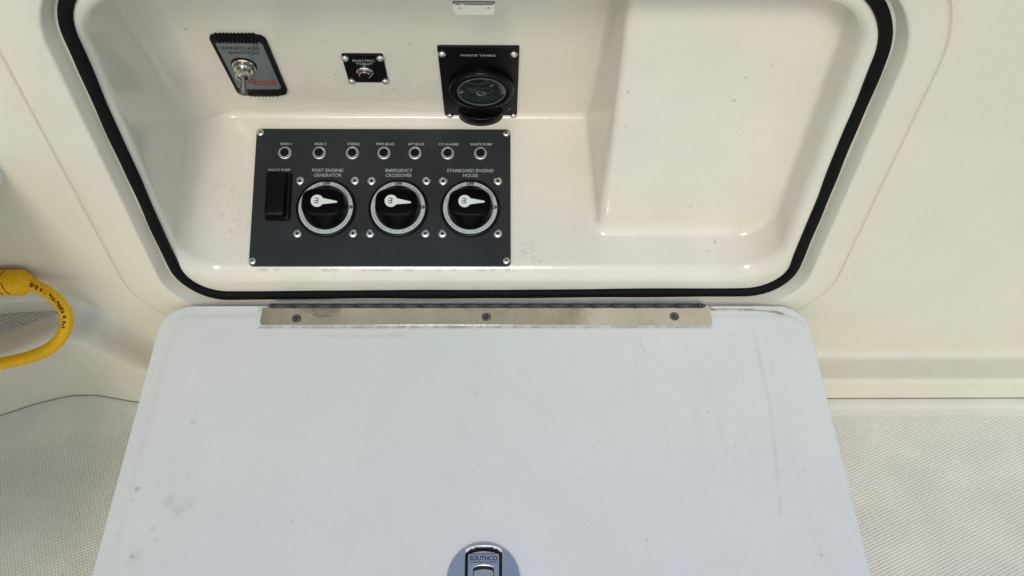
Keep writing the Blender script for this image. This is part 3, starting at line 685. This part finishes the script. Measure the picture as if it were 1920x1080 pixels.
for a, b in kn:
    link("knuckle", tube("knuckle", [(a * MM, 8.6 * MM, .0016), (b * MM, 8.6 * MM, .0008)], .0029, 12), M['knuckle'], hg)
link("pin", tube("pin", [((HU0 + 6) * MM, 8.6 * MM, .0016), ((HU1 - 5) * MM, 8.6 * MM, .0016)], .0016, 10), M['corroded'], hg)
UP = Matrix.Rotation(math.radians(90 - 4.3), 4, 'X')
me = plate("wall_leaf", [[(HU0 + 8, 0), (HU1 - 8, 0), (HU1 - 8, 12.2), (HU0 + 8, 12.2)]], 1.0, .2, 1)
link("wall_leaf", me, M['shelf'], hg, False, T(0, 27.0, -28.0) @ UP)
SS = pan_screw("screw", 2.6, 1.2, 'dome')
for px in (-238, -119, -1.5, 116, 232):
    link("screw", SS, M['steel'], hg, False, T(px, 26.2, -20.2) @ UP)

# ---------------------------------------------------------------- THING: yellow shore-power cable
Pl = [(-.5459, -.0331, .0789), (-.5330, -.0331, .0789), (-.5198, -.0331, .0789), (-.5053, -.0369, .0761), (-.4885, -.0448, .0701), (-.4765, -.0556, .0621), (-.4725, -.0659, .0544), (-.4765, -.0789, .0446), (-.4893, -.0901, .0362), (-.5093, -.0975, .0306), (-.5437, -.1040, .0258), (-.60, -.112, .020), (-.68, -.135, .012), (-.78, -.20, -.04), (-.88, -.28, -.118)]
Pl = [(a, b, c) for a, b, c in Pl]
path = catmull(Pl[1:], 10)
cab = bpy.data.objects.new("power_cable", None); COL.objects.link(cab); cab.location = Pl[0]; cab.empty_display_size = .01
tag(cab, "yellow power cable looping out from its ribbed plug at the left edge", "cable")
def child(name, me, m, parent, smooth=True):
    me.transform(Matrix.Translation(-Vector(Pl[0]))); return link(name, me, m, parent, smooth)
child("jacket", tube("jacket", path, .0066, 18), M['yellow'], cab)
ax_ = (Vector(Pl[2]) - Vector(Pl[0])).normalized()
pr = [(-.12, .0142), (-.02, .0144), (-.005, .0144), (.010, .0144), (.014, .0140), (.018, .0112), (.0205, .0086), (.024, .0072)]
pb = Vector(Pl[0]) + Vector((.012, 0, .0005))
child("plug", tube("plug", [pb + ax_ * a for a, r in pr], [r for a, r in pr], 28), M['yellow'], cab)
gv = []
def arc_tube(a, r, t0, t1):
    e1 = Vector((0, -.6, .8)); e1 = (e1 - ax_ * e1.dot(ax_)).normalized(); e2 = ax_.cross(e1)
    return tube("groove", [pb + ax_ * (a + .0045 * (abs(t) - 10) / 55) + r * (e1 * math.cos(math.radians(t)) + e2 * math.sin(math.radians(t))) for t in range(t0, t1 + 1, 6)], .0007, 6)
for a, t0, t1 in ((-.0145, -62, -12), (-.0062, -62, -12), (-.0105, 8, 70), (-.0022, 8, 70), (-.019, 8, 70), (-.0225, -62, -12)):
    child("groove", arc_tube(a, .0143, t0, t1), M['cprint'], cab)
# printed legend along the jacket (illegible in life): short flat strokes following the curve
ms = []
pp = [Vector(p) for p in path]
cum = [0.]
for a, b in zip(pp, pp[1:]): cum.append(cum[-1] + (b - a).length)
def at_len(s):
    for i in range(len(cum) - 1):
        if cum[i + 1] >= s: f = (s - cum[i]) / (cum[i + 1] - cum[i]); return pp[i].lerp(pp[i + 1], f), (pp[i + 1] - pp[i]).normalized()
    return pp[-1], (pp[-1] - pp[-2]).normalized()
s = .020; camv = Vector((0, -.635, .805))
r2 = random.Random(12)
while s < .088:
    for k in range(2):
        c, t = at_len(s); up = Vector((.12, -.60, .80)); up = (up - t * up.dot(t)).normalized(); sd_ = t.cross(up)
        side_a = math.radians(-6 if k else 9) + r2.uniform(-.05, .05)
        w_ = r2.uniform(.0008, .0016); l_ = r2.uniform(.0008, .0018)
        if r2.random() < .15: continue
        nn = up * math.cos(side_a) + sd_ * math.sin(side_a); tang = nn.cross(t)
        q = c + nn * .00672
        bm = bmesh.new(); bm.faces.new([bm.verts.new(q + t * l_ * a + tang * w_ * b) for a, b in ((-1, -1), (1, -.8), (.8, 1), (-1, .9))])
        me = bpy.data.meshes.new("m"); bm.to_mesh(me); bm.free(); ms.append((me, Matrix.Identity(4)))
    s += r2.choice((.0026, .003, .0034, .0055))
child("cable_print", join("cable_print", ms), M['cprint'], cab, False)

# ---------------------------------------------------------------- THING: white shelf on the wall at the port edge of the picture
def rbox(name, x0, x1, y0, y1, z0, z1, r):
    bm = bmesh.new(); bmesh.ops.create_cube(bm, size=1)
    for v in bm.verts: v.co = Vector(((x0 + x1) / 2 + v.co.x * (x1 - x0), (y0 + y1) / 2 + v.co.y * (y1 - y0), (z0 + z1) / 2 + v.co.z * (z1 - z0)))
    bmesh.ops.bevel(bm, geom=list(bm.edges), offset=r, segments=5, profile=.5, affect='EDGES')
    me = bpy.data.meshes.new(name); bm.to_mesh(me); bm.free(); me.shade_smooth(); return me
sh = link("white_shelf", rbox("white_shelf", -.95, -.4835, -.66, -.004, .212, .262, .014), M['shelf'])
tag(sh, "white rounded corner of a moulded shelf standing out from the wall at left", "shelf")
